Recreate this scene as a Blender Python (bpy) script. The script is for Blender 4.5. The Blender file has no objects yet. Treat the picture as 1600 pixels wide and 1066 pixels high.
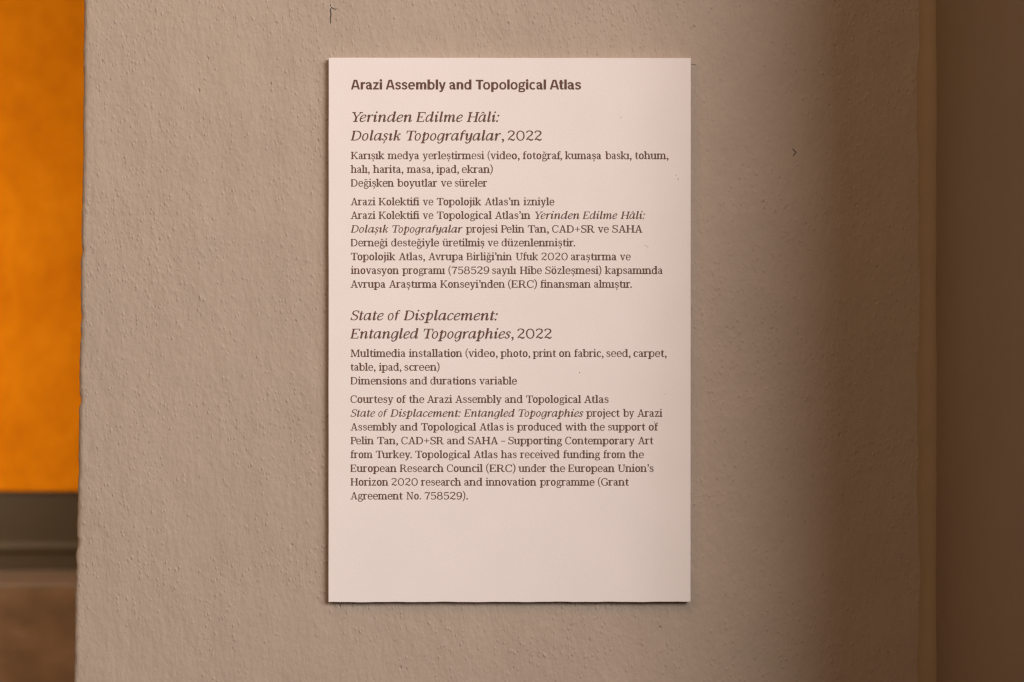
import bpy, bmesh, math, random
import numpy as np

random.seed(7)
scene = bpy.context.scene
COL = scene.collection
Z0 = 1.45                     # height of the optical axis above the floor of the gallery
F_PX = 1600 * 50 / 36         # photograph pixels per unit of tangent
DIST = 0.784                  # camera to wall

# ------------------------------------------------------------------ camera
cam_d = bpy.data.cameras.new('camera')
cam = bpy.data.objects.new('camera', cam_d)
COL.objects.link(cam)
cam.location = (0, -DIST, Z0)
cam.rotation_euler = (math.radians(90), 0, 0)
cam_d.lens, cam_d.sensor_width = 50, 36
cam_d.clip_start, cam_d.clip_end = 0.01, 100
cam_d.dof.use_dof = True
cam_d.dof.focus_distance = 0.779
cam_d.dof.aperture_fstop = 4.5
scene.camera = cam

# ------------------------------------------------------------------ light
world = bpy.data.worlds.new('World')
scene.world = world
world.use_nodes = True
bg = world.node_tree.nodes['Background']
bg.inputs['Color'].default_value = (1.0, 0.56, 0.30, 1)
bg.inputs['Strength'].default_value = 0.050

def area(name, loc, aim, w, h, power, color):
    d = bpy.data.lights.new(name, 'AREA')
    d.shape, d.size, d.size_y, d.energy, d.color = 'RECTANGLE', w, h, power, color
    o = bpy.data.objects.new(name, d)
    if name == 'window_light': d.shape = 'ELLIPSE'
    COL.objects.link(o)
    o.location = loc
    v = [aim[i] - loc[i] for i in range(3)]
    from mathutils import Vector
    o.rotation_euler = Vector(v).to_track_quat('-Z', 'Y').to_euler()
    return o

area('window_light', (1.15, -2.2, Z0 + 1.0), (0, 0, Z0), 1.02, 0.9, 49, (1.0, 0.915, 0.875))
area('room_light', (2.95, -2.25, Z0 + 0.9), (0, 0, Z0), 2.4, 0.9, 76, (1.0, 0.93, 0.88))
area('ceiling_light', (-0.55, -1.3, Z0 + 1.7), (-0.1, 0, Z0), 1.6, 1.0, 13.5, (1.0, 0.65, 0.40))
area('left_fill', (-1.3, -1.2, Z0 + 0.7), (-0.1, 0, Z0), 0.5, 0.5, 3.0, (1.0, 0.72, 0.50))  # warm fill added to brighten the left of the wall, no visible source
area('niche_fill', (-0.75, 0.08, Z0 + 0.0), (-0.75, 0.5, Z0 - 0.01), 0.3, 0.4, 3.2, (1.0, 0.77, 0.52))  # unseen fill added behind the wall plane to light the orange panel

vs = scene.view_settings
scene.display_settings.display_device = 'sRGB'
vs.view_transform, vs.look, vs.exposure, vs.gamma = 'Standard', 'None', 0.0, 1.0
vs.use_curve_mapping = False
scene.render.engine = 'CYCLES'
scene.cycles.use_denoising = True
scene.cycles.max_bounces = 6
scene.cycles.filter_width = 1.3

def at(px, py, y=0.0):
    """where a pixel of the photograph meets the vertical plane at depth y: the place it was measured at"""
    k = (DIST + y) / F_PX
    return ((px - 800) * k, y, Z0 + (533 - py) * k)

# ------------------------------------------------------------------ helpers
def tag(o, label=None, cat=None, group=None, kind=None):
    for k, v in (('label', label), ('category', cat), ('group', group), ('kind', kind)):
        if v: o[k] = v
    return o

def link(name, me, mat, parent=None):
    o = bpy.data.objects.new(name, me)
    COL.objects.link(o)
    if mat: me.materials.append(mat)
    if parent: o.parent = parent
    return o

def mesh(name, verts, faces, mat, parent=None, smooth=False):
    me = bpy.data.meshes.new(name)
    me.from_pydata(verts, [], faces)
    me.update()
    if smooth: me.polygons.foreach_set('use_smooth', [True] * len(me.polygons))
    return link(name, me, mat, parent)

def box(name, x0, y0, z0, x1, y1, z1, mat, parent=None, bevel=0.0):
    bm = bmesh.new()
    bmesh.ops.create_cube(bm, size=1)
    for v in bm.verts:
        v.co = ((x0 + x1) / 2 + v.co.x * (x1 - x0), (y0 + y1) / 2 + v.co.y * (y1 - y0), (z0 + z1) / 2 + v.co.z * (z1 - z0))
    if bevel: bmesh.ops.bevel(bm, geom=bm.edges[:], offset=bevel, segments=3, affect='EDGES', profile=0.5)
    me = bpy.data.meshes.new(name)
    bm.to_mesh(me); bm.free()
    return link(name, me, mat, parent)

def empty(name, loc):
    o = bpy.data.objects.new(name, None)
    o.empty_display_size = 0.05
    COL.objects.link(o)
    o.location = loc
    return o

# ------------------------------------------------------------------ materials
class Nodes:
    def __init__(self, name):
        self.m = bpy.data.materials.new(name)
        self.m.use_nodes = True
        self.t = self.m.node_tree
        self.b = self.t.nodes['Principled BSDF']
    def n(self, kind, **kw):
        nd = self.t.nodes.new(kind)
        for k, v in kw.items():
            if k[0] == '_': setattr(nd, k[1:], v)
            else: nd.inputs[k.replace('0', ' ')].default_value = v
        return nd
    def l(self, a, b): self.t.links.new(a, b)
    def pos(self, scale=(1, 1, 1), rot=(0, 0, 0)):
        tc = self.n('ShaderNodeNewGeometry')
        mp = self.n('ShaderNodeMapping', Scale=scale, Rotation=rot)
        self.l(tc.outputs['Position'], mp.inputs['Vector'])
        return mp.outputs['Vector']
    def noise(self, vec, scale, detail=3, rough=0.5):
        nd = self.n('ShaderNodeTexNoise', Scale=scale, Detail=detail, Roughness=rough)
        self.l(vec, nd.inputs['Vector'])
        return nd.outputs['Fac']
    def ramp(self, fac, stops):
        nd = self.n('ShaderNodeValToRGB')
        e = nd.color_ramp.elements
        while len(e) < len(stops): e.new(0.5)
        for el, (p, c) in zip(e, stops):
            el.position = p
            el.color = (c, c, c, 1) if isinstance(c, (int, float)) else (*c, 1)
        self.l(fac, nd.inputs['Fac'])
        return nd.outputs['Color']
    def math(self, op, a, b):
        nd = self.n('ShaderNodeMath', _operation=op)
        for i, v in enumerate((a, b)):
            if isinstance(v, (int, float)): nd.inputs[i].default_value = v
            else: self.l(v, nd.inputs[i])
        return nd.outputs[0]
    def bump(self, h, dist, strength=1.0):
        nd = self.n('ShaderNodeBump', Distance=dist, Strength=strength)
        self.l(h, nd.inputs['Height'])
        self.l(nd.outputs['Normal'], self.b.inputs['Normal'])

def plaster(name, c0, c1, amount=1.0):
    """emulsion-painted plaster: soft trowel waves, roller stipple, scattered grains and pin holes"""
    N = Nodes(name)
    v = N.pos((1, 1, 0.62), (0, math.radians(12), 0))
    v1 = N.pos()
    tone = N.noise(v1, 14, 4, 0.6)
    fine = N.noise(v1, 260, 2)
    N.l(N.ramp(N.math('ADD', N.math('MULTIPLY', tone, 0.7), N.math('MULTIPLY', fine, 0.3)), [(0.3, c0), (0.7, c1)]), N.b.inputs['Base Color'])
    N.b.inputs['Roughness'].default_value = 0.62
    N.b.inputs['Specular IOR Level'].default_value = 0.3
    waves = N.noise(v, 60, 2)
    streak = N.noise(N.pos((1, 1, 0.4), (0, math.radians(8), 0)), 230, 2, 0.5)
    stipple = N.noise(v, 430, 2, 0.55)
    where = N.ramp(N.noise(v1, 13, 3, 0.6), [(0.40, 0.02), (0.62, 1.0)])
    sweep = N.noise(N.pos((1, 1, 0.3), (0, math.radians(28), 0)), 26, 2, 0.5)
    def domes(scale, r0, r1, share):
        vo = N.n('ShaderNodeTexVoronoi', Scale=scale, Randomness=1.0)
        N.l(v, vo.inputs['Vector'])
        sep = N.n('ShaderNodeSeparateColor')
        N.l(vo.outputs['Color'], sep.inputs['Color'])
        d = N.n('ShaderNodeMapRange', _interpolation_type='SMOOTHSTEP')
        for k, val in zip(('From Min', 'From Max', 'To Min', 'To Max'), (r0, r1, 1.0, 0.0)): d.inputs[k].default_value = val
        N.l(vo.outputs['Distance'], d.inputs['Value'])
        on = N.math('LESS_THAN', sep.outputs['Red'], N.math('MULTIPLY', where, share))
        size = N.math('MULTIPLY', N.math('ADD', sep.outputs['Green'], 0.25), on)
        return N.math('MULTIPLY', d.outputs['Result'], size)
    h = N.math('ADD', N.math('MULTIPLY', waves, 1.1), N.math('MULTIPLY', sweep, 1.7))
    h = N.math('ADD', h, N.math('MULTIPLY', streak, 0.40))
    h = N.math('ADD', h, N.math('MULTIPLY', stipple, 0.42))
    h = N.math('ADD', h, N.math('MULTIPLY', domes(330, 0.02, 0.40, 0.6), 0.20))
    h = N.math('ADD', h, N.math('MULTIPLY', domes(560, 0.0, 0.50, 0.9), 0.24))
    h = N.math('SUBTRACT', h, N.math('MULTIPLY', domes(280, 0.0, 0.26, 0.12), 0.42))
    # the corner was trowelled smooth when it was sealed
    sx = N.n('ShaderNodeSeparateXYZ')
    N.l(v1, sx.inputs['Vector'])
    near = N.n('ShaderNodeMapRange', _interpolation_type='SMOOTHSTEP')
    for k, val in zip(('From Min', 'From Max', 'To Min', 'To Max'), (0.09, 0.20, 1.0, 0.60)): near.inputs[k].default_value = val
    N.l(sx.outputs['X'], near.inputs['Value'])
    h = N.math('MULTIPLY', h, near.outputs['Result'])
    N.bump(h, 0.00094 * amount)
    return N.m

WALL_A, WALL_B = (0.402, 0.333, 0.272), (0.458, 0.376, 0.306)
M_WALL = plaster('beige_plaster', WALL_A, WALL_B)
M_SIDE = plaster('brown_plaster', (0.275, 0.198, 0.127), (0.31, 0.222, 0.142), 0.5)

def simple(name, color, rough=0.6, spec=0.4):
    N = Nodes(name)
    N.b.inputs['Base Color'].default_value = (*color, 1)
    N.b.inputs['Roughness'].default_value = rough
    N.b.inputs['Specular IOR Level'].default_value = spec
    return N

def card():
    N = simple('matt_card', (0.85, 0.82, 0.79), 0.55, 0.35)
    v = N.pos()
    N.l(N.ramp(N.noise(v, 35, 3), [(0.3, (0.822, 0.772, 0.768)), (0.7, (0.845, 0.792, 0.790))]), N.b.inputs['Base Color'])
    h = N.math('ADD', N.noise(v, 1100, 2), N.math('MULTIPLY', N.noise(v, 90, 2), 0.8))
    N.bump(h, 0.00006)
    return N.m
M_CARD = card()

def ink():
    N = simple('brown_ink', (0.130, 0.066, 0.050), 0.6, 0.25)
    return N.m
M_INK = ink()
M_PAD = simple('foam_tape', (0.55, 0.52, 0.48), 0.9).m
M_MARK = simple('graphite', (0.06, 0.045, 0.035), 0.7).m
M_CHIP = simple('exposed_filler', (0.75, 0.70, 0.62), 0.8).m

def orange():
    N = simple('orange_stain', (0.6, 0.2, 0.01), 0.8, 0.06)
    v = N.pos((1, 1, 0.8))
    f = N.math('ADD', N.math('MULTIPLY', N.noise(v, 13, 4, 0.6), 0.6), N.math('MULTIPLY', N.noise(v, 70, 3, 0.6), 0.4))
    N.l(N.ramp(f, [(0.30, (0.52, 0.155, 0.0015)), (0.50, (0.63, 0.208, 0.0015)), (0.70, (0.74, 0.27, 0.006))]), N.b.inputs['Base Color'])
    N.bump(f, 0.002)
    return N.m
M_ORANGE = orange()

def wood(name, a, b, rough=0.5):
    N = simple(name, a, rough, 0.35)
    v = N.pos((3, 3, 5))
    f = N.math('ADD', N.math('MULTIPLY', N.noise(v, 5, 4, 0.6), 0.6), N.math('MULTIPLY', N.noise(N.pos(), 14, 3), 0.4))
    N.l(N.ramp(f, [(0.35, a), (0.65, b)]), N.b.inputs['Base Color'])
    N.bump(f, 0.0006)
    return N.m
M_TRIM = wood('olive_brown_paint', (0.037, 0.022, 0.008), (0.047, 0.028, 0.0105))
M_PLINTH = wood('brown_wood', (0.11, 0.060, 0.028), (0.27, 0.16, 0.092))
M_NOSE = wood('lit_ledge', (0.22, 0.18, 0.15), (0.28, 0.225, 0.185))  # paler than the plinth: light caught on the top face, put into the colour
M_BEAD = simple('bounce_tinted_sealant', (0.365, 0.272, 0.170), 0.7, 0.15).m  # amber tint is warm interreflection of the corner, painted into the bead

# ------------------------------------------------------------------ plastered walls
def edge_x(z):
    """the hand-trowelled outer corner of the wall, never quite straight"""
    r = z - Z0
    e = -0.2395 + 0.0105 * r + 0.0010 * math.sin(r * 9 + 0.6)
    for f, amp, ph in EDGE: e += amp * math.sin(r * f + ph)
    for zc, w, d in NICKS: e += d * math.exp(-((r - zc) / w) ** 2)
    return e
_r = random.Random(3)
EDGE = [(f, 0.0045 / f ** 0.82 * _r.uniform(0.4, 1.0) * 0.9, _r.uniform(0, 6.3)) for f in (23, 41, 67, 113, 181, 290, 470, 760, 1180)]
NICKS = [(_r.uniform(-0.3, 0.3), _r.uniform(0.0012, 0.004), _r.uniform(0.0003, 0.0009) * _r.choice((1, 1, -0.6))) for _ in range(22)]

def front_wall():
    zs = np.arange(Z0 - 0.62, Z0 + 0.6201, 0.0020)
    R = 0.0038
    prof = [(0.0, 0.30, True), (0.0, 0.10, True), (0.0, 0.02, True)]
    prof += [(R - R * math.cos(a), R - R * math.sin(a), True) for a in np.linspace(0, math.pi / 2, 9)]
    prof += [(0.012, 0, True), (0.02, 0, True), (0.03, 0, True)]
    V = []
    for z in zs:
        e = edge_x(z)
        for dx, y, _ in prof: V.append((e + dx + (0.00012 * math.sin(z * 700 + y * 900)), y, z))
        for x in (-0.15, -0.05, 0.05, 0.15, 0.20, 0.226, 0.30, 0.36): V.append((x, 0, z))
        V.append((0.36, 0.30, z))
    m = len(prof) + 9
    F = []
    n = len(zs)
    for j in range(n - 1):
        for i in range(m):
            k = (i + 1) % m
            F.append((j * m + i, j * m + k, (j + 1) * m + k, (j + 1) * m + i))
    F.append(tuple(range(m))[::-1]); F.append(tuple((n - 1) * m + i for i in range(m)))
    return mesh('plaster_wall', V, F, M_WALL, smooth=False)
wall = front_wall()
wall.data.polygons.foreach_set('use_smooth', [True] * (len(wall.data.polygons) - 2) + [False, False])
tag(wall, 'rough beige plastered wall on which the printed label is mounted', 'wall')

def ribbon(name, pts, w, mat, parent, y=-0.00012):
    V, F = [], []
    for i, (px, py) in enumerate(pts):
        a, b = pts[max(i - 1, 0)], pts[min(i + 1, len(pts) - 1)]
        dx, dy = b[0] - a[0], b[1] - a[1]
        d = math.hypot(dx, dy)
        ww = w * (0.6 if i in (0, len(pts) - 1) else 1.0)
        for s in (1, -1):
            X, _, Z = at(px - dy / d * ww / 2 * s, py + dx / d * ww / 2 * s, 0)
            V.append((X, y, Z))
        if i: F.append((2 * i - 2, 2 * i - 1, 2 * i + 1, 2 * i))
    return mesh(name, V, F, mat, parent)

ribbon('scratch', [(516.5, 7), (516.8, 12), (516.2, 17), (517.2, 22), (516.2, 29), (516.6, 37)], 1.7, M_MARK, wall)
ribbon('scratch', [(517.5, 11.5), (520, 13.2), (523, 14.6), (526.5, 14)], 1.3, M_MARK, wall, -0.00016)
ribbon('filler_chip', [(515.5, 10), (516, 13.5)], 2.2, M_CHIP, wall, -0.0002)
ribbon('scratch', [(1238, 232.5), (1241, 235.5), (1244, 238.5), (1241.5, 241), (1239, 244)], 1.5, M_MARK, wall)
ribbon('pencil_tick', [(508.5, 95), (514, 95.4)], 1.4, M_MARK, wall)
ribbon('pencil_tick', [(1079, 100.5), (1088, 101.8)], 1.2, M_MARK, wall)

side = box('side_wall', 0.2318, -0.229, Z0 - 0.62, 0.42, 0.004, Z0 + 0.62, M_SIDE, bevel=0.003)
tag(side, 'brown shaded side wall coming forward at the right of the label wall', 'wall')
# sealant run down the inner corner, its colour carrying the corner's bounce light
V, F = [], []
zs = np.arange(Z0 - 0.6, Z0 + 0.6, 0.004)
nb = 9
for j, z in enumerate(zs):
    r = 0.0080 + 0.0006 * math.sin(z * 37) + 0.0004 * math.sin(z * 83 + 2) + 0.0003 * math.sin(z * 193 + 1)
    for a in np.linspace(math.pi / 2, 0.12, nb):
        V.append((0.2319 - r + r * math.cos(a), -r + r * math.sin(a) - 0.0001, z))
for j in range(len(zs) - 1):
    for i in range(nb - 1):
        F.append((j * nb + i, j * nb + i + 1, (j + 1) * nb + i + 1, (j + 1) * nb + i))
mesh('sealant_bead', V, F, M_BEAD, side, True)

# ------------------------------------------------------------------ beyond the outer corner
panel = box('orange_panel', -1.2, 0.4585, Z0 - 0.1322, 0.2, 0.4665, Z0 + 0.75, M_ORANGE, bevel=0.003)
panel.rotation_euler = (0, 0, 0)
tag(panel, 'mottled bright orange panel hanging beyond the left corner of the wall', 'panel')

# profile of the dark trim, swept along x (y, z relative to the axis)
prof = [(0.50, -0.02), (0.467, -0.02), (0.467, -0.1765), (0.4664, -0.178), (0.4655, -0.181), (0.4655, -0.1845), (0.4664, -0.187), (0.467, -0.188), (0.467, -0.2012), (0.50, -0.2012)]
V = [(x, y, Z0 + z) for x in (-1.2, 0.2) for y, z in prof]
m = len(prof)
F = [(i, (i + 1) % m, m + (i + 1) % m, m + i) for i in range(m)] + [tuple(range(m))[::-1], tuple(range(m, 2 * m))]
trim = mesh('trim_board', V, F, M_TRIM)
tag(trim, 'dark olive brown trim board with a bead under the orange panel', 'trim', kind='thing')

ledge = empty('wooden_plinth', (-0.5, 0.45, Z0 - 0.62))
def under(o):
    o.parent = ledge
    o.matrix_parent_inverse = ledge.matrix_world.inverted()
    return o
bpy.context.view_layer.update()
under(box('body', -1.2, 0.3925, Z0 - 0.62, 0.2, 0.52, Z0 - 0.2035, M_PLINTH, bevel=0.0015))
under(box('ledge_top', -1.2, 0.392, Z0 - 0.2033, 0.2, 0.52, Z0 - 0.2014, M_NOSE, bevel=0.0006))
tag(ledge, 'brown wooden plinth with a ledge coloured pale for the light it catches below the dark trim', 'plinth')

# ------------------------------------------------------------------ hand-drawn alphabets (slab serif, its italic, a bold grotesque)

class Pen:
    """Collects the flat shapes of one letter: every shape is a list of quads / polygons in font units (cap height 700)."""
    def __init__(self, s, t, sh):
        self.s, self.t, self.sh, self.polys = s, t, sh, []
    def P(self, pts): self.polys.append([list(pts)])
    def R(self, x0, y0, x1, y1): self.P([(x0, y0), (x1, y0), (x1, y1), (x0, y1)])
    def V(self, x, y0, y1, w=None):
        w = (w or self.s) / 2
        self.R(x - w, y0, x + w, y1)
    def D(self, x0, y0, x1, y1, w):
        w /= 2
        self.P([(x0 - w, y0), (x0 + w, y0), (x1 + w, y1), (x1 - w, y1)])
    def strip(self, L, Rr, closed=False):
        n = len(L)
        self.polys.append([[L[i], Rr[i], Rr[(i + 1) % n], L[(i + 1) % n]] for i in range(n if closed else n - 1)])
    def S(self, pts, ws, n=6):
        if not isinstance(ws, (list, tuple)): ws = [ws] * len(pts)
        C = []
        m = len(pts)
        for i in range(m - 1):
            p0 = pts[i - 1] if i else (2 * pts[0][0] - pts[1][0], 2 * pts[0][1] - pts[1][1])
            p1, p2 = pts[i], pts[i + 1]
            p3 = pts[i + 2] if i + 2 < m else (2 * p2[0] - p1[0], 2 * p2[1] - p1[1])
            for k in range(n + (i == m - 2)):
                u = k / n
                q = [0.5 * (2 * p1[a] + (p2[a] - p0[a]) * u + (2 * p0[a] - 5 * p1[a] + 4 * p2[a] - p3[a]) * u * u
                            + (3 * p1[a] - p0[a] - 3 * p2[a] + p3[a]) * u ** 3) for a in (0, 1)]
                C.append((q[0], q[1], ws[i] + (ws[i + 1] - ws[i]) * u))
        L, Rr = [], []
        for i, (x, y, w) in enumerate(C):
            a, b = C[max(i - 1, 0)], C[min(i + 1, len(C) - 1)]
            dx, dy = b[0] - a[0], b[1] - a[1]
            d = math.hypot(dx, dy) or 1
            nx, ny = -dy / d * w / 2, dx / d * w / 2
            L.append((x + nx, y + ny)); Rr.append((x - nx, y - ny))
        self.strip(L, Rr)
    def A(self, cx, cy, rx, ry, ws, wt, a0=0, a1=360, sup=2.25, n=None):
        """ring or arc of a superellipse, ws thick at the sides and wt at top and bottom"""
        full = abs(a1 - a0) >= 360
        n = n or max(6, int(abs(a1 - a0) / 13))
        L, Rr = [], []
        for k in range(n + (not full)):
            a = math.radians(a0 + (a1 - a0) * k / n)
            c, s_ = math.cos(a), math.sin(a)
            f = lambda v: math.copysign(abs(v) ** (2 / sup), v)
            L.append((cx + rx * f(c), cy + ry * f(s_)))
            Rr.append((cx + (rx - ws) * f(c), cy + (ry - wt) * f(s_)))
        self.strip(L, Rr, full)
    def O(self, cx, cy, rx, ry, ws=None, wt=None, sup=2.25):
        self.A(cx, cy, rx, ry, ws or self.s * .98, wt or self.t, 0, 360, sup)
    def dot(self, cx, cy, r):
        self.P([(cx + r * math.cos(i * math.pi / 5), cy + r * math.sin(i * math.pi / 5)) for i in range(10)])
    def foot(self, x, l=75, r=75, y=0):
        w = self.s / 2
        self.R(x - w - l, y, x + w + r, y + self.sh)
    def head(self, x, l=75, r=75, y=700): self.foot(x, l, r, y - self.sh)
    def flag(self, x, top, l=72):
        w = self.s / 2
        self.P([(x - w - l, top - self.sh - 8), (x - w - l, top - 14), (x + w, top + 6), (x + w, top - 90), (x - w, top - self.sh - 22)])

XH, ASC, DESC, CAP = 528, 745, -195, 700

def roman(ch):
    p = Pen(136, 92, 78); s, t, sh = p.s, p.t, p.sh
    X = XH
    def n_arch(xs, xe, feet=True):
        p.S([(xs + 20, 385), (xs + 70, 462), (xs + 140, 495), (xe - 40, 470), (xe, 390), (xe, 300)], [60, 66, 74, 86, 98, s])
        p.V(xe, 0, 305)
    def bowl_a(dx=0):
        p.S([(78 + dx, 388), (108 + dx, 458), (205 + dx, 496), (300 + dx, 468), (335 + dx, 370)], [92, 72, 64, 84, s])
        p.V(335 + dx, 60, 380)
        p.S([(335 + dx, 120), (350 + dx, 45), (400 + dx, 28), (468 + dx, 32)], [s, 84, 62, 58])
        p.S([(330 + dx, 308), (215 + dx, 292), (122 + dx, 240), (88 + dx, 150), (118 + dx, 62), (195 + dx, 30), (275 + dx, 60), (335 + dx, 135)],
            [60, 64, 84, 98, 84, 66, 60, 54])
    def bowl_s(cx=218):
        p.S([(cx + 140, 352), (cx + 130, 440), (cx + 60, 492), (cx - 30, 494), (cx - 105, 450), (cx - 112, 370), (cx - 40, 300), (cx + 60, 262),
             (cx + 132, 205), (cx + 130, 110), (cx + 65, 42), (cx - 30, 32), (cx - 125, 72), (cx - 150, 170)],
            [58, 58, 58, 66, 84, 94, 98, 98, 96, 88, 66, 60, 58, 58])
    def g():
        p.O(232, 352, 168, 180, 92, 62)
        p.S([(345, 455), (400, 490), (480, 500)], [60, 70, 86])
        p.S([(140, 215), (95, 165), (100, 105), (165, 75), (290, 66), (395, 48), (438, -20), (425, -105), (340, -160), (220, -172), (110, -150), (68, -85), (95, -15), (165, 50)],
            [56, 66, 72, 78, 86, 92, 88, 78, 66, 60, 66, 80, 70, 56])
        return 500
    def breve(cx, y=650):
        p.S([(cx - 105, y + 75), (cx - 60, y + 5), (cx, y - 8), (cx + 60, y + 5), (cx + 105, y + 75)], [52, 60, 64, 60, 52])
    def cedil(cx):
        p.S([(cx + 30, -45), (cx + 22, -110), (cx - 45, -205)], [98, 84, 46])
    def dier(cx, y=672):
        p.dot(cx - 100, y, 60); p.dot(cx + 100, y, 60)
    def o(): p.O(268, 264, 232, 276); return 536
    def u():
        p.flag(118, X, 75); p.V(118, 150, X)
        p.S([(118, 200), (122, 110), (165, 45), (240, 32), (330, 62), (425, 140)], [s, 98, 82, 70, 62, 54])
        p.flag(432, X, 80); p.V(432, 0, X); p.R(432, 0, 548, sh); return 572
    def i(dot=True):
        p.V(142, 0, X); p.foot(142, 68, 66); p.flag(142, X)
        if dot: p.dot(138, 690, 68)
        return 284
    def s_(): bowl_s(); return 436
    if ch == 'a': bowl_a(); return p, 488
    if ch == 'â': bowl_a(); p.S([(110, 590), (215, 700)], 66); p.S([(215, 700), (320, 590)], 66); return p, 488
    if ch == 'b':
        p.V(112, 0, ASC); p.flag(112, ASC); p.O(315, 264, 220, 276, 98, 66); p.R(62, 0, 150, 40); return p, 560
    if ch == 'c':
        p.S([(415, 375), (400, 455), (315, 497), (240, 494)], [98, 76, 64, 66])
        p.A(272, 264, 236, 276, s, 66, 85, 285)
        p.S([(320, 25), (385, 58), (440, 130)], [66, 60, 54]); return p, 474
    if ch == 'd':
        p.O(248, 264, 218, 276, 98, 66); p.V(425, 0, ASC); p.flag(425, ASC); p.R(425, 0, 545, sh); return p, 566
    if ch == 'e':
        p.A(262, 264, 230, 276, 98, 66, -4, 285, n=22); p.R(60, 252, 486, 312)
        p.S([(310, 24), (385, 55), (455, 135)], [66, 60, 54]); return p, 508
    if ch == 'f':
        p.V(140, 0, 560); p.foot(140, 70, 85); p.R(35, X - sh, 320, X)
        p.S([(140, 540), (150, 645), (205, 705), (280, 710), (352, 672)], [s, 92, 68, 66, 88]); return p, 338
    if ch == 'g': return p, g()
    if ch == 'ğ':
        a = g(); breve(238); return p, a
    if ch == 'h':
        p.V(118, 0, ASC); p.flag(118, ASC); p.foot(118, 66, 62); n_arch(130, 440); p.foot(440, 62, 66); return p, 584
    if ch == 'i': return p, i()
    if ch == 'ı': return p, i(False)
    if ch == 'j':
        p.V(150, -20, X); p.flag(150, X); p.dot(146, 690, 68)
        p.S([(150, 0), (142, -90), (95, -155), (5, -185)], [s, 96, 80, 58]); return p, 272
    if ch == 'k':
        p.V(118, 0, ASC); p.flag(118, ASC); p.foot(118, 66, 58)
        p.S([(165, 230), (300, 355), (400, 490)], 64); p.R(300, X - sh, 525, X)
        p.D(245, 300, 435, 40, 118); p.R(365, 0, 560, sh); return p, 562
    if ch == 'l':
        p.V(142, 0, ASC); p.foot(142, 68, 66); p.flag(142, ASC); return p, 284
    if ch == 'm':
        p.V(118, 0, X); p.flag(118, X); p.foot(118, 66, 60); n_arch(130, 420); p.foot(420, 60, 60); n_arch(432, 722); p.foot(722, 60, 66); return p, 866
    if ch == 'n':
        p.V(118, 0, X); p.flag(118, X); p.foot(118, 66, 62); n_arch(130, 440); p.foot(440, 62, 66); return p, 584
    if ch == 'o': return p, o()
    if ch == 'ö':
        a = o(); dier(268); return p, a
    if ch == 'p':
        p.V(118, DESC, X); p.flag(118, X); p.foot(118, 66, 80, DESC); p.O(322, 264, 220, 276, 98, 66); return p, 568
    if ch == 'r':
        p.V(118, 0, X); p.flag(118, X); p.foot(118, 66, 85)
        p.S([(140, 340), (190, 440), (265, 495), (330, 492), (385, 440)], [58, 64, 70, 80, 92]); return p, 412
    if ch == 's': return p, s_()
    if ch == 'ş':
        a = s_(); cedil(218); return p, a
    if ch == 't':
        p.P([(40, X - sh), (40, X - 14), (115, X + 20), (152, 668), (212, 668), (212, X - 60)]); p.R(150, X - sh, 330, X)
        p.V(162, 130, X); p.S([(162, 200), (165, 95), (200, 42), (260, 30), (352, 82)], [s, 98, 80, 66, 54]); return p, 350
    if ch == 'u': return p, u()
    if ch == 'ü':
        a = u(); dier(265); return p, a
    if ch in 'vy':
        p.D(105, X - 20, 270, 10 if ch == 'v' else 0, 116); p.D(425, X - 20, 282, 0, 72)
        p.R(5, X - sh, 215, X); p.R(335, X - sh, 525, X)
        if ch == 'y': p.S([(285, 30), (235, -80), (175, -150), (70, -168)], [76, 74, 74, 96])
        return p, 526
    if ch == 'w':
        p.D(100, X - 20, 235, 0, 112); p.D(375, X, 248, 0, 70); p.D(375, X, 530, 0, 112); p.D(670, X - 20, 542, 0, 70)
        p.R(5, X - sh, 205, X); p.R(585, X - sh, 770, X); return p, 774
    if ch == 'z':
        p.R(50, X - 66, 420, X); p.D(105, 30, 365, X - 30, 112); p.R(38, 0, 425, 66); p.R(50, 380, 110, X); p.R(370, 0, 430, 155); return p, 465
    # capitals
    if ch == 'A':
        p.D(130, 20, 335, 690, 72); p.D(352, 700, 560, 20, 122); p.R(190, 195, 500, 258); p.R(15, 0, 245, sh); p.R(440, 0, 680, sh); return p, 690
    if ch == 'B':
        p.V(140, 0, 700); p.R(40, 0, 190, sh); p.R(40, 700 - sh, 190, 700)
        p.S([(150, 668), (340, 667), (455, 620), (475, 525), (430, 420), (330, 378), (150, 376)], [64, 64, 84, 104, 86, 62, 62])
        p.S([(320, 376), (440, 350), (535, 280), (545, 185), (490, 75), (370, 34), (150, 32)], [60, 70, 98, 108, 94, 64, 64]); return p, 640
    if ch in 'CG':
        p.A(345, 350, 305, 362, 106, 66, 78, 300)
        p.S([(365, 678), (480, 658), (560, 560), (578, 480)], [66, 62, 60, 54]); p.R(545, 470, 602, 690)
        if ch == 'C':
            p.S([(440, 42), (535, 85), (595, 190)], [66, 60, 56]); return p, 636
        p.S([(430, 36), (520, 55), (590, 110)], [70, 74, 76]); p.V(585, 60, 330); p.R(455, 270, 690, 330); return p, 700
    if ch == 'D':
        p.V(140, 0, 700); p.R(40, 0, 190, sh); p.R(40, 700 - sh, 190, 700)
        p.S([(150, 667), (330, 665), (490, 610), (590, 480), (602, 350), (590, 220), (490, 90), (330, 35), (150, 33)], [66, 66, 84, 106, 110, 106, 84, 66, 66]); return p, 706
    if ch == 'E':
        p.V(140, 0, 700); p.R(40, 0, 560, 64); p.R(40, 636, 545, 700); p.R(150, 322, 420, 384)
        p.R(488, 520, 545, 700); p.R(505, 0, 562, 190); p.R(368, 255, 424, 450); return p, 606
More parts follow.
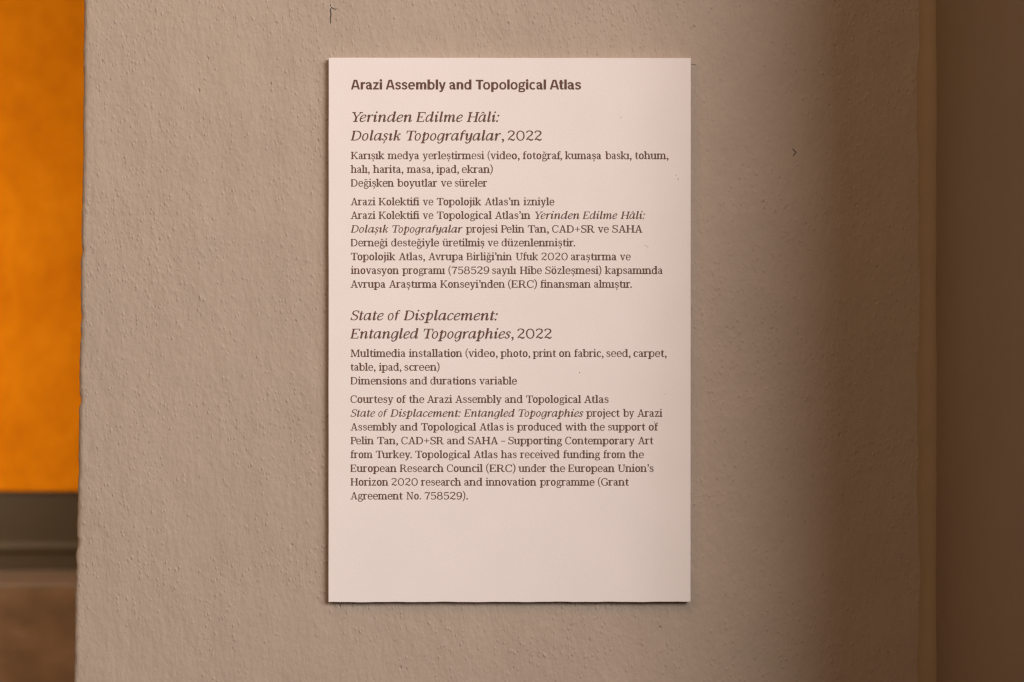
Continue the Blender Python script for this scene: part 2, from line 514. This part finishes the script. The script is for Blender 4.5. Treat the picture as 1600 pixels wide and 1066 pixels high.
    if ch == 'H':
        for x in (145, 590): p.V(x, 0, 700); p.foot(x, 62, 62); p.head(x, 62, 62)
        p.R(150, 325, 590, 388); return p, 735
    if ch == 'K':
        p.V(140, 0, 700); p.foot(140, 62, 62); p.head(140, 62, 62)
        p.D(190, 260, 545, 680, 78); p.D(300, 400, 575, 20, 122); p.R(425, 700 - sh, 655, 700); p.R(470, 0, 695, sh); return p, 696
    if ch == 'M':
        p.D(150, 0, 165, 700, 72); p.D(200, 700, 452, 40, 124); p.D(462, 20, 715, 690, 72); p.D(760, 700, 770, 0, 106)
        p.R(40, 0, 262, sh); p.R(655, 0, 885, sh); p.R(50, 700 - sh, 180, 700); p.R(740, 700 - sh, 880, 700); return p, 918
    if ch == 'N':
        p.V(150, 0, 700, 72); p.V(590, 0, 700, 72); p.D(170, 700, 578, 0, 126); p.R(40, 0, 262, sh); p.R(40, 700 - sh, 180, 700); p.R(475, 700 - sh, 700, 700); return p, 738
    if ch in 'PR':
        p.V(140, 0, 700); p.foot(140, 62, 72 if ch == 'P' else 56); p.R(40, 700 - sh, 190, 700)
        p.S([(150, 667), (340, 666), (470, 615), (502, 505), (455, 390), (330, 335), (150, 333)], [64, 64, 86, 108, 88, 64, 64])
        if ch == 'P': return p, 576
        p.S([(340, 335), (430, 285), (480, 130), (560, 25)], [86, 108, 112, 104]); p.R(530, 0, 690, sh); return p, 690
    if ch == 'S':
        p.S([(492, 520), (465, 615), (380, 670), (265, 676), (150, 630), (105, 540), (140, 445), (250, 385), (380, 335), (470, 260), (478, 150), (400, 58), (275, 24), (150, 48), (85, 120), (68, 200)],
            [54, 58, 62, 66, 90, 104, 104, 100, 102, 104, 102, 80, 64, 62, 58, 54])
        p.R(468, 490, 522, 695); p.R(42, 10, 96, 220); return p, 560
    if ch == 'T':
        p.V(345, 0, 700); p.foot(345, 80, 80); p.R(30, 636, 660, 700); p.P([(30, 490), (88, 490), (110, 660), (30, 660)]); p.P([(602, 490), (660, 490), (660, 660), (580, 660)]); return p, 690
    if ch == 'U':
        p.head(150, 75, 75); p.head(575, 65, 65); p.V(150, 250, 700)
        p.S([(150, 290), (155, 160), (230, 55), (360, 28), (490, 60), (570, 165), (578, 300)], [100, 102, 92, 70, 66, 68, 72]); p.V(578, 290, 700, 72); return p, 716
    # figures, points
    if ch == '0': p.O(340, 350, 290, 362, 96, 70, 2.15); return p, 680
    if ch == '2':
        p.S([(85, 545), (120, 635), (230, 684), (350, 672), (455, 610), (470, 510), (400, 400), (280, 300), (150, 170), (70, 30)], [100, 80, 68, 76, 100, 106, 92, 80, 66, 66])
        p.S([(75, 60), (170, 105), (260, 95), (360, 40), (450, 40), (535, 130)], [60, 70, 96, 108, 92, 56]); return p, 580
    if ch == '5':
        p.S([(120, 340), (230, 415), (340, 410), (455, 345), (482, 230), (430, 90), (290, 26), (160, 45), (75, 130)], [56, 66, 72, 96, 108, 96, 68, 66, 96])
        p.R(105, 340, 165, 690); p.P([(110, 600), (110, 690), (460, 700), (500, 740), (480, 610), (300, 612)]); return p, 560
    if ch == '7':
        p.S([(60, 540), (110, 640), (210, 670), (320, 625), (420, 610), (535, 690)], [60, 76, 96, 100, 92, 60])
        p.S([(520, 680), (400, 460), (300, 240), (250, 0)], [58, 80, 104, 118]); return p, 540
    if ch == '8':
        p.O(295, 530, 220, 182, 92, 62); p.O(295, 200, 258, 212, 98, 64); return p, 590
    if ch == '9':
        p.O(285, 470, 245, 240, 100, 66)
        p.S([(480, 480), (486, 330), (430, 150), (300, 35), (190, 28), (95, 105)], [96, 100, 92, 72, 70, 92]); return p, 580
    if ch == '(':
        p.S([(268, 800), (150, 640), (100, 480), (100, 260), (150, 60), (268, -150)], [54, 76, 88, 88, 76, 54]); return p, 296
    if ch == ')':
        p.S([(32, 800), (150, 640), (200, 480), (200, 260), (150, 60), (32, -150)], [54, 76, 88, 88, 76, 54]); return p, 296
    if ch == ',':
        p.dot(120, 62, 72); p.S([(165, 70), (160, -20), (75, -150)], [80, 84, 44]); return p, 240
    if ch == '.': p.dot(115, 62, 72); return p, 230
    if ch == ':': p.dot(115, 62, 72); p.dot(115, 450, 72); return p, 230
    if ch == '\u2019':
        p.dot(120, 680, 70); p.S([(160, 690), (155, 600), (85, 490)], [76, 80, 42]); return p, 214
    if ch == '+': p.R(55, 300, 515, 364); p.R(253, 100, 317, 564); return p, 570
    if ch == '\u2013': p.R(30, 262, 350, 328); return p, 380
    raise KeyError(ch)

def italic(ch):
    p = Pen(124, 83, 70); s, t, sh = p.s, p.t, p.sh
    X = XH
    def entry(x): p.S([(x - 108, 378), (x - 70, 462), (x - 25, 490), (x + 4, 440)], [46, 56, 74, s])
    def exit(x, y=150): p.S([(x, y), (x + 8, 62), (x + 50, 30), (x + 100, 60), (x + 145, 150)], [s, s, 70, 54, 46])
    def i(dot=True):
        entry(150); p.V(150, 130, 460); exit(150)
        if dot: p.dot(178, 690, 62)
        return 315
    def arch(xs, xe): p.S([(xs, 230), (xs + 60, 385), (xs + 140, 475), (xs + 215, 498), (xe - 8, 455), (xe, 350), (xe, 260)], [50, 54, 60, 74, 88, s, s])
    def bowl(cx=230, rx=190): p.A(cx, 258, rx, 270, 90, 58, 0, 360, 2.1)
    def a():
        p.S([(425, 440), (350, 490), (250, 497), (140, 420), (88, 270), (90, 120), (150, 38), (235, 45), (330, 150), (415, 330)], [50, 54, 58, 78, 90, 88, 68, 54, 48, 46])
        p.V(418, 130, 530); exit(418, 160); return 572
    def e():
        p.S([(95, 235), (230, 265), (360, 330), (395, 415), (340, 488), (240, 490), (140, 410), (88, 270), (95, 125), (165, 38), (265, 32), (375, 90), (425, 150)],
            [50, 52, 58, 72, 66, 60, 74, 90, 92, 76, 60, 52, 46]); return 448
    def s_():
        c = 190
        p.S([(c + 140, 385), (c + 120, 455), (c + 50, 495), (c - 40, 485), (c - 92, 420), (c - 60, 340), (c + 20, 275), (c + 95, 200), (c + 95, 105), (c + 25, 40), (c - 60, 32), (c - 130, 75), (c - 140, 150)],
            [74, 60, 54, 58, 78, 90, 92, 92, 84, 62, 54, 62, 80]); return 385
    if ch == 'a': return p, a()
    if ch == 'â':
        r = a(); p.S([(150, 600), (250, 706)], 60); p.S([(250, 706), (350, 600)], 60); return p, r
    if ch == 'c':
        p.S([(385, 395), (365, 465), (280, 498), (180, 455), (100, 330), (88, 190), (130, 70), (220, 30), (320, 60), (405, 150)], [84, 66, 56, 70, 88, 92, 78, 60, 54, 46]); return p, 430
    if ch == 'd':
        p.S([(430, 430), (350, 488), (250, 497), (140, 420), (88, 270), (90, 120), (150, 38), (235, 45), (330, 150), (425, 330)], [50, 54, 58, 78, 90, 88, 68, 54, 48, 46])
        p.V(430, 130, 735); p.P([(340, 690), (340, 740), (474, 745), (474, 660)]); exit(430, 160); return p, 590
    if ch == 'e': return p, e()
    if ch == 'f':
        p.S([(150, 0), (150, 200), (150, 480), (160, 610), (215, 695), (290, 700), (352, 655)], [86, s, s, 84, 62, 58, 84]); p.R(40, X - 54, 335, X); return p, 350
    if ch == 'g':
        p.S([(430, 440), (350, 490), (250, 497), (140, 420), (88, 270), (90, 120), (150, 38), (235, 45), (330, 150), (422, 330)], [50, 54, 58, 78, 90, 88, 68, 54, 48, 46])
        p.S([(425, 510), (425, 250), (420, 20), (380, -110), (285, -180), (190, -165), (135, -80)], [s, s, s, 80, 62, 64, 92]); p.R(425, 460, 500, 512); return p, 520
    if ch == 'h':
        p.V(130, 0, 735); p.P([(40, 690), (40, 740), (174, 745), (174, 660)]); arch(140, 425); p.V(425, 130, 270); exit(425); return p, 585
    if ch == 'i': return p, i()
    if ch == 'ı': return p, i(False)
    if ch == 'k':
        p.V(130, 0, 735); p.P([(40, 690), (40, 740), (174, 745), (174, 660)])
        p.S([(150, 235), (250, 300), (330, 420), (385, 485), (450, 440)], [50, 54, 58, 64, 84])
        p.S([(225, 300), (330, 235), (355, 110), (395, 35), (450, 50), (500, 140)], [56, 84, 88, 76, 54, 46]); return p, 525
    if ch == 'l':
        p.V(140, 130, 735); p.P([(50, 690), (50, 740), (184, 745), (184, 660)]); exit(140); return p, 305
    if ch == 'm':
        entry(150); p.V(150, 0, 460); arch(160, 420); p.V(420, 0, 270); arch(430, 690); p.V(690, 130, 270); exit(690); return p, 855
    if ch == 'n':
        entry(150); p.V(150, 0, 460); arch(160, 440); p.V(440, 130, 270); exit(440); return p, 605
    if ch == 'o': bowl(245, 205); return p, 490
    if ch == 'p':
        entry(160); p.V(165, DESC, 600); p.foot(165, 75, 85, DESC)
        p.S([(180, 300), (240, 440), (330, 500), (420, 460), (460, 320), (430, 150), (340, 45), (250, 32), (175, 90)], [48, 54, 62, 78, 92, 88, 68, 56, 50]); return p, 540
    if ch == 'r':
        entry(150); p.V(150, 0, 460); p.S([(160, 250), (220, 400), (300, 490), (355, 495), (400, 455)], [50, 54, 66, 78, 88]); return p, 410
    if ch == 's': return p, s_()
    if ch == 'ş':
        r = s_(); p.S([(205, -45), (200, -105), (140, -200)], [88, 76, 42]); return p, r
    if ch == 't':
        p.S([(150, 660), (150, 400), (150, 150), (160, 62), (200, 30), (255, 62), (300, 150)], [70, s, s, s, 70, 54, 46]); p.R(45, X - 54, 310, X); return p, 325
    if ch == 'y':
        p.S([(30, 385), (75, 470), (130, 490), (150, 400), (150, 200), (180, 70), (250, 40), (340, 130), (420, 330)], [46, 58, 78, s, s, 80, 58, 50, 46])
        p.S([(430, 525), (430, 250), (425, 20), (385, -110), (290, -180), (195, -165), (140, -80)], [s, s, s, 80, 62, 64, 92]); return p, 525
    if ch == 'D':
        p.V(140, 0, 700); p.R(35, 0, 190, sh); p.R(35, 700 - sh, 190, 700)
        p.S([(150, 672), (330, 668), (490, 610), (590, 480), (605, 350), (590, 220), (490, 90), (330, 32), (150, 28)], [56, 58, 76, 94, 98, 94, 76, 58, 56]); return p, 690
    if ch == 'E':
        p.V(140, 0, 700); p.R(35, 0, 560, 56); p.R(40, 644, 560, 700); p.R(150, 325, 390, 378); p.R(508, 530, 560, 700); p.R(512, 0, 564, 180); p.R(345, 262, 394, 440); return p, 600
    if ch == 'H':
        for x in (145, 600): p.V(x, 0, 700); p.foot(x, 65, 65); p.head(x, 65, 65)
        p.R(150, 330, 600, 384); return p, 725
    if ch == 'S':
        p.S([(490, 530), (462, 618), (380, 672), (270, 676), (158, 630), (112, 540), (150, 445), (255, 385), (375, 330), (460, 255), (465, 150), (390, 58), (275, 26), (155, 48), (92, 120), (72, 200)],
            [50, 54, 56, 60, 78, 92, 92, 90, 90, 92, 90, 72, 58, 56, 54, 50])
        p.R(465, 500, 515, 695); p.R(48, 10, 98, 210); return p, 530
    if ch == 'T':
        p.V(345, 0, 700); p.foot(345, 80, 80); p.R(30, 644, 660, 700); p.P([(30, 500), (82, 500), (104, 664), (30, 664)]); p.P([(608, 500), (660, 500), (660, 664), (586, 664)]); return p, 672
    if ch == 'Y':
        p.D(110, 690, 330, 320, 104); p.D(590, 690, 352, 320, 70); p.V(338, 0, 340); p.foot(338, 80, 80); p.R(10, 700 - sh, 240, 700); p.R(480, 700 - sh, 690, 700); return p, 620
    if ch == ':': p.dot(115, 58, 66); p.dot(125, 450, 66); return p, 230
    if ch in '.,': pass
    raise KeyError(ch)

def bold(ch):
    p = Pen(172, 130, 0); s, t = p.s, p.t
    X = 530
    def n_arch(xs, xe):
        p.S([(xs, 330), (xs + 60, 440), (xs + 145, 476), (xe - 25, 440), (xe, 340), (xe, 280)], [60, 90, 112, 124, s, s]); p.V(xe, 0, 290)
    def O(cx, rx): p.O(cx, 263, rx, 277, 132, 106, 2.2)
    if ch == 'A':
        p.D(85, 0, 280, 700, 140); p.D(380, 700, 575, 0, 140); p.R(150, 150, 510, 258); p.R(225, 590, 435, 700); return p, 655
    if ch == 'a':
        p.S([(55, 375), (95, 445), (205, 484), (315, 445), (350, 340)], [106, 112, 102, 124, s]); p.V(350, 60, 350)
        p.S([(350, 120), (365, 45), (425, 44), (472, 50)], [s, 118, 96, 96])
        p.S([(345, 306), (205, 288), (115, 235), (95, 150), (140, 62), (215, 46), (300, 90), (350, 165)], [84, 96, 118, 128, 112, 94, 84, 76]); return p, 500
    if ch == 'b': p.V(125, 0, 720); O(310, 238); return p, 585
    if ch == 'c':
        p.A(278, 263, 248, 277, 134, 106, 48, 312); return p, 505
    if ch == 'd': O(270, 238); p.V(455, 0, 720); return p, 580
    if ch == 'e':
        p.A(275, 263, 245, 277, 132, 104, -8, 315, n=22); p.R(60, 220, 515, 314); return p, 545
    if ch == 'g':
        p.O(245, 345, 205, 192, 120, 92); p.S([(350, 455), (420, 500), (520, 505)], [84, 100, 112])
        p.S([(150, 220), (85, 160), (95, 90), (180, 62), (330, 55), (430, 15), (440, -80), (360, -142), (240, -152), (110, -135), (72, -70), (110, 0), (190, 50)], [80, 100, 100, 102, 108, 118, 112, 96, 88, 96, 108, 90, 72]); return p, 525
    if ch == 'i': p.V(118, 0, X); p.dot(118, 655, 92); return p, 238
    if ch == 'l': p.V(118, 0, 720); return p, 236
    if ch == 'm': p.V(122, 0, X); n_arch(150, 400); n_arch(420, 680); return p, 800
    if ch == 'n': p.V(122, 0, X); n_arch(150, 430); return p, 548
    if ch == 'o': O(280, 252); return p, 560
    if ch == 'p': p.V(125, -185, X); O(310, 238); return p, 582
    if ch == 'r': p.V(122, 0, X); p.S([(150, 300), (195, 415), (265, 468), (365, 470)], [70, 100, 122, 128]); return p, 378
    if ch == 's':
        c = 225
        p.S([(c + 150, 380), (c + 110, 460), (c, 486), (c - 110, 448), (c - 128, 370), (c - 50, 300), (c + 60, 258), (c + 135, 190), (c + 120, 95), (c + 10, 44), (c - 100, 62), (c - 165, 145)],
            [104, 106, 98, 116, 126, 124, 124, 126, 118, 98, 106, 106]); return p, 450
    if ch == 't':
        p.V(165, 120, 680); p.R(30, X - 106, 330, X); p.S([(165, 200), (172, 90), (225, 48), (335, 55)], [s, 124, 106, 104]); return p, 350
    if ch == 'T': p.V(300, 0, 700); p.R(25, 582, 575, 700); return p, 590
    if ch == 'y':
        p.D(85, X, 250, 20, 140); p.D(430, X, 285, 20, 134); p.S([(290, 80), (245, -55), (185, -125), (70, -128)], [130, 122, 112, 108]); return p, 512
    if ch == 'z': p.R(40, X - 108, 425, X); p.D(110, 60, 355, X - 60, 150); p.R(30, 0, 430, 108); return p, 460
    raise KeyError(ch)

SHEAR = 0.205
def word_shapes(text, style):
    """list of (strips, x offset) and the total advance, in font units; style per character: r, i, b"""
    out, x = [], 0.0
    for k, ch in enumerate(text):
        if ch == ' ':
            x += 235; continue
        p, adv = {'r': roman, 'i': italic, 'b': bold}[style](ch)
        sh = SHEAR if style == 'i' else 0
        nxt = text[k + 1] if k + 1 < len(text) else ''
        kern = 0
        if ch in 'TYVP' and nxt and nxt in 'oaeurc': kern = -75
        if ch == 'A' and nxt and nxt in 'vt': kern = -45
        if ch in 'rvyf' and nxt and nxt in ',.': kern = -60
        if ch == 'f' and nxt == 'i' : kern = -20
        for strip in p.polys:
            out.append([[(x + a + sh * b, b) for a, b in q] for q in strip])
        x += adv + kern
    return out, x

# ------------------------------------------------------------------ the printed label
YF = -0.0051                                   # front of the card
lab = empty('wall_label', at(796.5, 940, 0))
tag(lab, 'tall pinkish white card with brown bilingual text mounted on the plaster wall', 'label')
bpy.context.view_layer.update()
def on_label(o, parent=None):
    par = parent or lab
    o.parent = par
    o.matrix_parent_inverse = par.matrix_world.inverted()
    return o

def card_outline():
    P = []
    def side_(a, b, n, amp):
        for i in range(n):
            u = i / n
            e = amp * (math.sin(u * 41 + a[0]) + 0.6 * math.sin(u * 97 + a[1]) + 0.5 * math.sin(u * 17)) if 0 < i else 0
            x, y = a[0] + (b[0] - a[0]) * u, a[1] + (b[1] - a[1]) * u
            P.append((x + e, y) if abs(b[0] - a[0]) < 5 else (x, y + e))
    side_((513.0, 941.2), (1079.0, 940.8), 70, 0.22)
    side_((1079.0, 940.8), (1079.6, 90.8), 20, 0.06)
    side_((1079.6, 90.8), (513.3, 90.2), 30, 0.10)
    side_((513.3, 90.2), (513.0, 941.2), 20, 0.10)
    return [at(px, py, YF) for px, py in P]
out = card_outline()
n = len(out)
cx, cz = sum(p[0] for p in out) / n, sum(p[2] for p in out) / n
ins = 0.00022
def inset(p): return (p[0] - math.copysign(ins, p[0] - cx), p[2] - math.copysign(ins, p[2] - cz))
V = [(inset(p)[0], YF, inset(p)[1]) for p in out] + [(p[0], YF + ins, p[2]) for p in out] + [(p[0], -0.0010, p[2]) for p in out]
F = [tuple(range(n))]
for k in (0, 1):
    for i in range(n):
        j = (i + 1) % n
        F.append((k * n + j, k * n + i, (k + 1) * n + i, (k + 1) * n + j))
F.append(tuple(range(2 * n, 3 * n))[::-1])
board = on_label(mesh('card_board', V, F, M_CARD))
for px0, px1 in ((545, 640), (950, 1045)):
    for py in (150, 860):
        a, b = at(px0, py + 45, 0), at(px1, py - 45, 0)
        on_label(box('mounting_pad', a[0], -0.00095, a[2], b[0], 0.0, b[2], M_PAD))

BOLD, BIG, SMALL = 15.2, 15.4, 11.65          # capital heights in photograph pixels
BLOCKS = [
 ('heading', 'bold sans serif heading', [
  (140.0, BOLD, 'b', 'Arazi|548.4|597.2 Assembly|602.8|696.4 and|701.7|736.7 Topological|743.3|853.2 Atlas|859|907.9')]),
 ('title', 'large italic Turkish title with the year', [
  (190.7, BIG, 'i', 'Yerinden|550.3|644 Edilme|650|723.2 Hâli:|729.2|780.4'),
  (219.8, BIG, 'i', 'Dolaşık|548|626.6 Topografyalar|635|783.2 r:,|784|787.7 r:2022|793.2|846.8')]),
 ('paragraph', 'Turkish list of materials', [
  (248.9, SMALL, 'r', 'Karışık|548.4|600.7 medya|605.6|654.9 yerleştirmesi|660.3|756.6 (video,|761.8|812 fotoğraf,|816.8|878.4 kumaşa|882.7|939.5 baskı,|945.7|986.9 tohum,|992.2|1044.5'),
  (270.4, SMALL, 'r', 'halı,|548|577.8 harita,|582.9|630.3 masa,|635.6|677.2 ipad,|681.9|717.2 ekran)|721.7|770'),
  (291.8, SMALL, 'r', 'Değişken|548.4|615.4 boyutlar|620.5|683.4 ve|688.8|706.1 süreler|710.7|761.5')]),
 ('paragraph', 'Turkish credits', [
  (321.0, SMALL, 'r', 'Arazi|548|586.7 Kolektifi|591.7|655.3 ve|660.6|677.2 Topolojik|682.5|752 Atlas’ın|757.4|812.3 izniyle|818|866.3'),
  (342.3, SMALL, 'r', 'Arazi|548|586.7 Kolektifi|591.7|655.3 ve|660.6|677.2 Topological|682.5|768.4 Atlas’ın|773.4|828.7 i:Yerinden|836|905.5 i:Edilme|910.3|964.6 i:Hâli:|969.6|1007.9'),
  (363.7, SMALL, 'r', 'i:Dolaşık|548|606.8 i:Topografyalar|613|723.2 projesi|728|777.9 Pelin|782.7|819.4 Tan,|824.7|857.7 CAD+SR|862.7|929 ve|934.3|951.3 SAHA|956.6|1003.8'),
  (385.1, SMALL, 'r', 'Derneği|548.2|606 desteğiyle|611.3|686.1 üretilmiş|691.1|756.9 ve|761.8|778.8 düzenlenmiştir.|783.8|898.7'),
  (406.8, SMALL, 'r', 'Topolojik|548.2|617.9 Atlas,|622.9|664.2 Avrupa|669.2|723.9 Birliği’nin|729.2|799.8 Ufuk|806|840.8 2020|845.8|887.1 araştırma|892.1|963.4 ve|968.7|985.5'),
  (428.3, SMALL, 'r', 'inovasyon|548.2|623.2 programı|628.6|695.4 (758529|700.7|764.5 sayılı|769|806.6 Hibe|812.3|846.7 Sözleşmesi)|852|939.7 kapsamında|945|1035.5'),
  (449.8, SMALL, 'r', 'Avrupa|547.7|602.4 Araştırma|607.7|682.6 Konseyi’nden|687.9|788.9 (ERC)|793.9|839 finansman|844.3|923.1 almıştır.|928.1|987.3')]),
 ('title', 'large italic English title with the year', [
  (500.7, BIG, 'i', 'State|547.6|599.6 of|605.8|626.1 Displacement:|630.7|778'),
  (529.2, BIG, 'i', 'Entangled|547.3|654 Topographies|661.9|798.2 r:,|799|802.7 r:2022|808.2|862.3')]),
 ('paragraph', 'English list of materials', [
  (557.9, SMALL, 'r', 'Multimedia|547.9|633.7 installation|638.8|722.3 (video,|727.4|777.7 photo,|782|828.5 print|832.5|869 on|873.6|892.1 fabric,|897.2|943.1 seed,|947.5|985.3 carpet,|989.7|1041.6'),
  (579.4, SMALL, 'r', 'table,|547.9|586.9 ipad,|592|627.3 screen)|631.7|686.9'),
  (600.9, SMALL, 'r', 'Dimensions|547.9|635.4 and|640.5|667.5 durations|672.5|743.4 variable|748.9|807.7')]),
 ('paragraph', 'English credits', [
  (629.7, SMALL, 'r', 'Courtesy|547.7|614.8 of|619.7|634.4 the|639.3|663 Arazi|667.4|706.6 Assembly|711.4|783.8 and|788.9|816.7 Topological|822|908 Atlas|912.6|950.9'),
  (651.4, SMALL, 'r', 'i:State|547.7|586.3 i:of|591|606 i:Displacement:|610|720 i:Entangled|724.8|804.3 i:Topographies|810|911.5 project|916|968.5 by|973.5|991 Arazi|995.8|1035'),
  (672.9, SMALL, 'r', 'Assembly|547.7|620.2 and|625|652.6 Topological|658|744 Atlas|749|786.8 is|791.3|802.5 produced|807.8|877.8 with|883.2|916.9 the|921.9|945 support|950|1008.6 of|1013.6|1028.8'),
  (694.4, SMALL, 'r', 'Pelin|547.7|584 Tan,|589.5|622 CAD+SR|627|693.6 and|698.6|726.2 SAHA|731.2|778.4 –|783.2|789.5 Supporting|794.2|878.2 Contemporary|883|991.7 Art|996.7|1021.1'),
  (716.0, SMALL, 'r', 'from|547.7|582.2 Turkey.|587.2|643.7 Topological|649|734.8 Atlas|740|777.5 has|782.7|807.3 received|812.6|874.3 funding|880|937.5 from|942.7|977.5 the|982.4|1006.1'),
  (737.6, SMALL, 'r', 'European|547.7|619.7 Research|624.6|693.2 Council|698.2|754.4 (ERC)|759.5|805.5 under|810.1|853.8 the|859.1|883 European|888|960.2 Union’s|965.5|1021.1'),
  (759.0, SMALL, 'r', 'Horizon|547.7|606.8 2020|611.6|652.8 research|657.6|720.5 and|725.3|753.8 innovation|758.8|838.1 programme|843.5|929 (Grant|934.3|982.8'),
  (780.6, SMALL, 'r', 'Agreement|547.7|629.5 No.|635.3|658 758529).|663.3|731.2')]),
]
CACHE = {}
def print_block(name, label, lines):
    V, F = [], []
    for base, size, style0, words in lines:
        for w in words.split(' '):
            w, xa, xb = w.split('|')
            style = style0
            if len(w) > 2 and w[1] == ':' and w[0] in 'ri': style, w = w[0], w[2:]
            xa, xb = float(xa), float(xb)
            if (w, style) not in CACHE: CACHE[w, style] = word_shapes(w, style)[0]
            shapes = CACHE[w, style]
            lo = min(a for st in shapes for q in st for a, b in q)
            hi = max(a for st in shapes for q in st for a, b in q)
            k, kx = size / 700, (xb - xa) / (hi - lo)
            for i, st in enumerate(shapes):
                y = YF - 0.00004 - 0.000004 * (i % 40)
                for q in st:
                    m = len(V)
                    for a, b in q:
                        X, _, Z = at(xa + (a - lo) * kx, base - b * k, YF)
                        V.append((X, y, Z))
                    F.append(tuple(range(m, m + len(q))))
    o = on_label(mesh(name, V, F, M_INK))
    o['label'] = label
    return o
for name, label, lines in BLOCKS:
    print_block(name, label, lines)

def fleck(px, py, ang, ln, w):
    c, s = math.cos(ang), math.sin(ang)
    P = [(-ln, -w), (0, -w * 1.3), (ln, -w * .5), (ln, w * .5), (0, w), (-ln, w * .8)]
    V = []
    for a, b in P:
        X, _, Z = at(px + a * c - b * s, py + a * s + b * c, YF)
        V.append((X, YF - 0.00003, Z))
    on_label(mesh('dust_fleck', V, [tuple(range(6))], M_MARK))
for f in [(1008, 383.5, 0.5, 1.2, .35), (1012, 386, 0.5, 1.2, .35), (905.5, 582.3, 0.3, .7, .6), (1056.5, 274, 1.3, 1.0, .3), (1059.5, 280, 1.3, 1.6, .3),
          (970, 183.5, .4, .8, .4), (1022.5, 660.5, 1.5, 1.8, .25), (1039, 616, .2, .6, .4)]:
    fleck(*f)
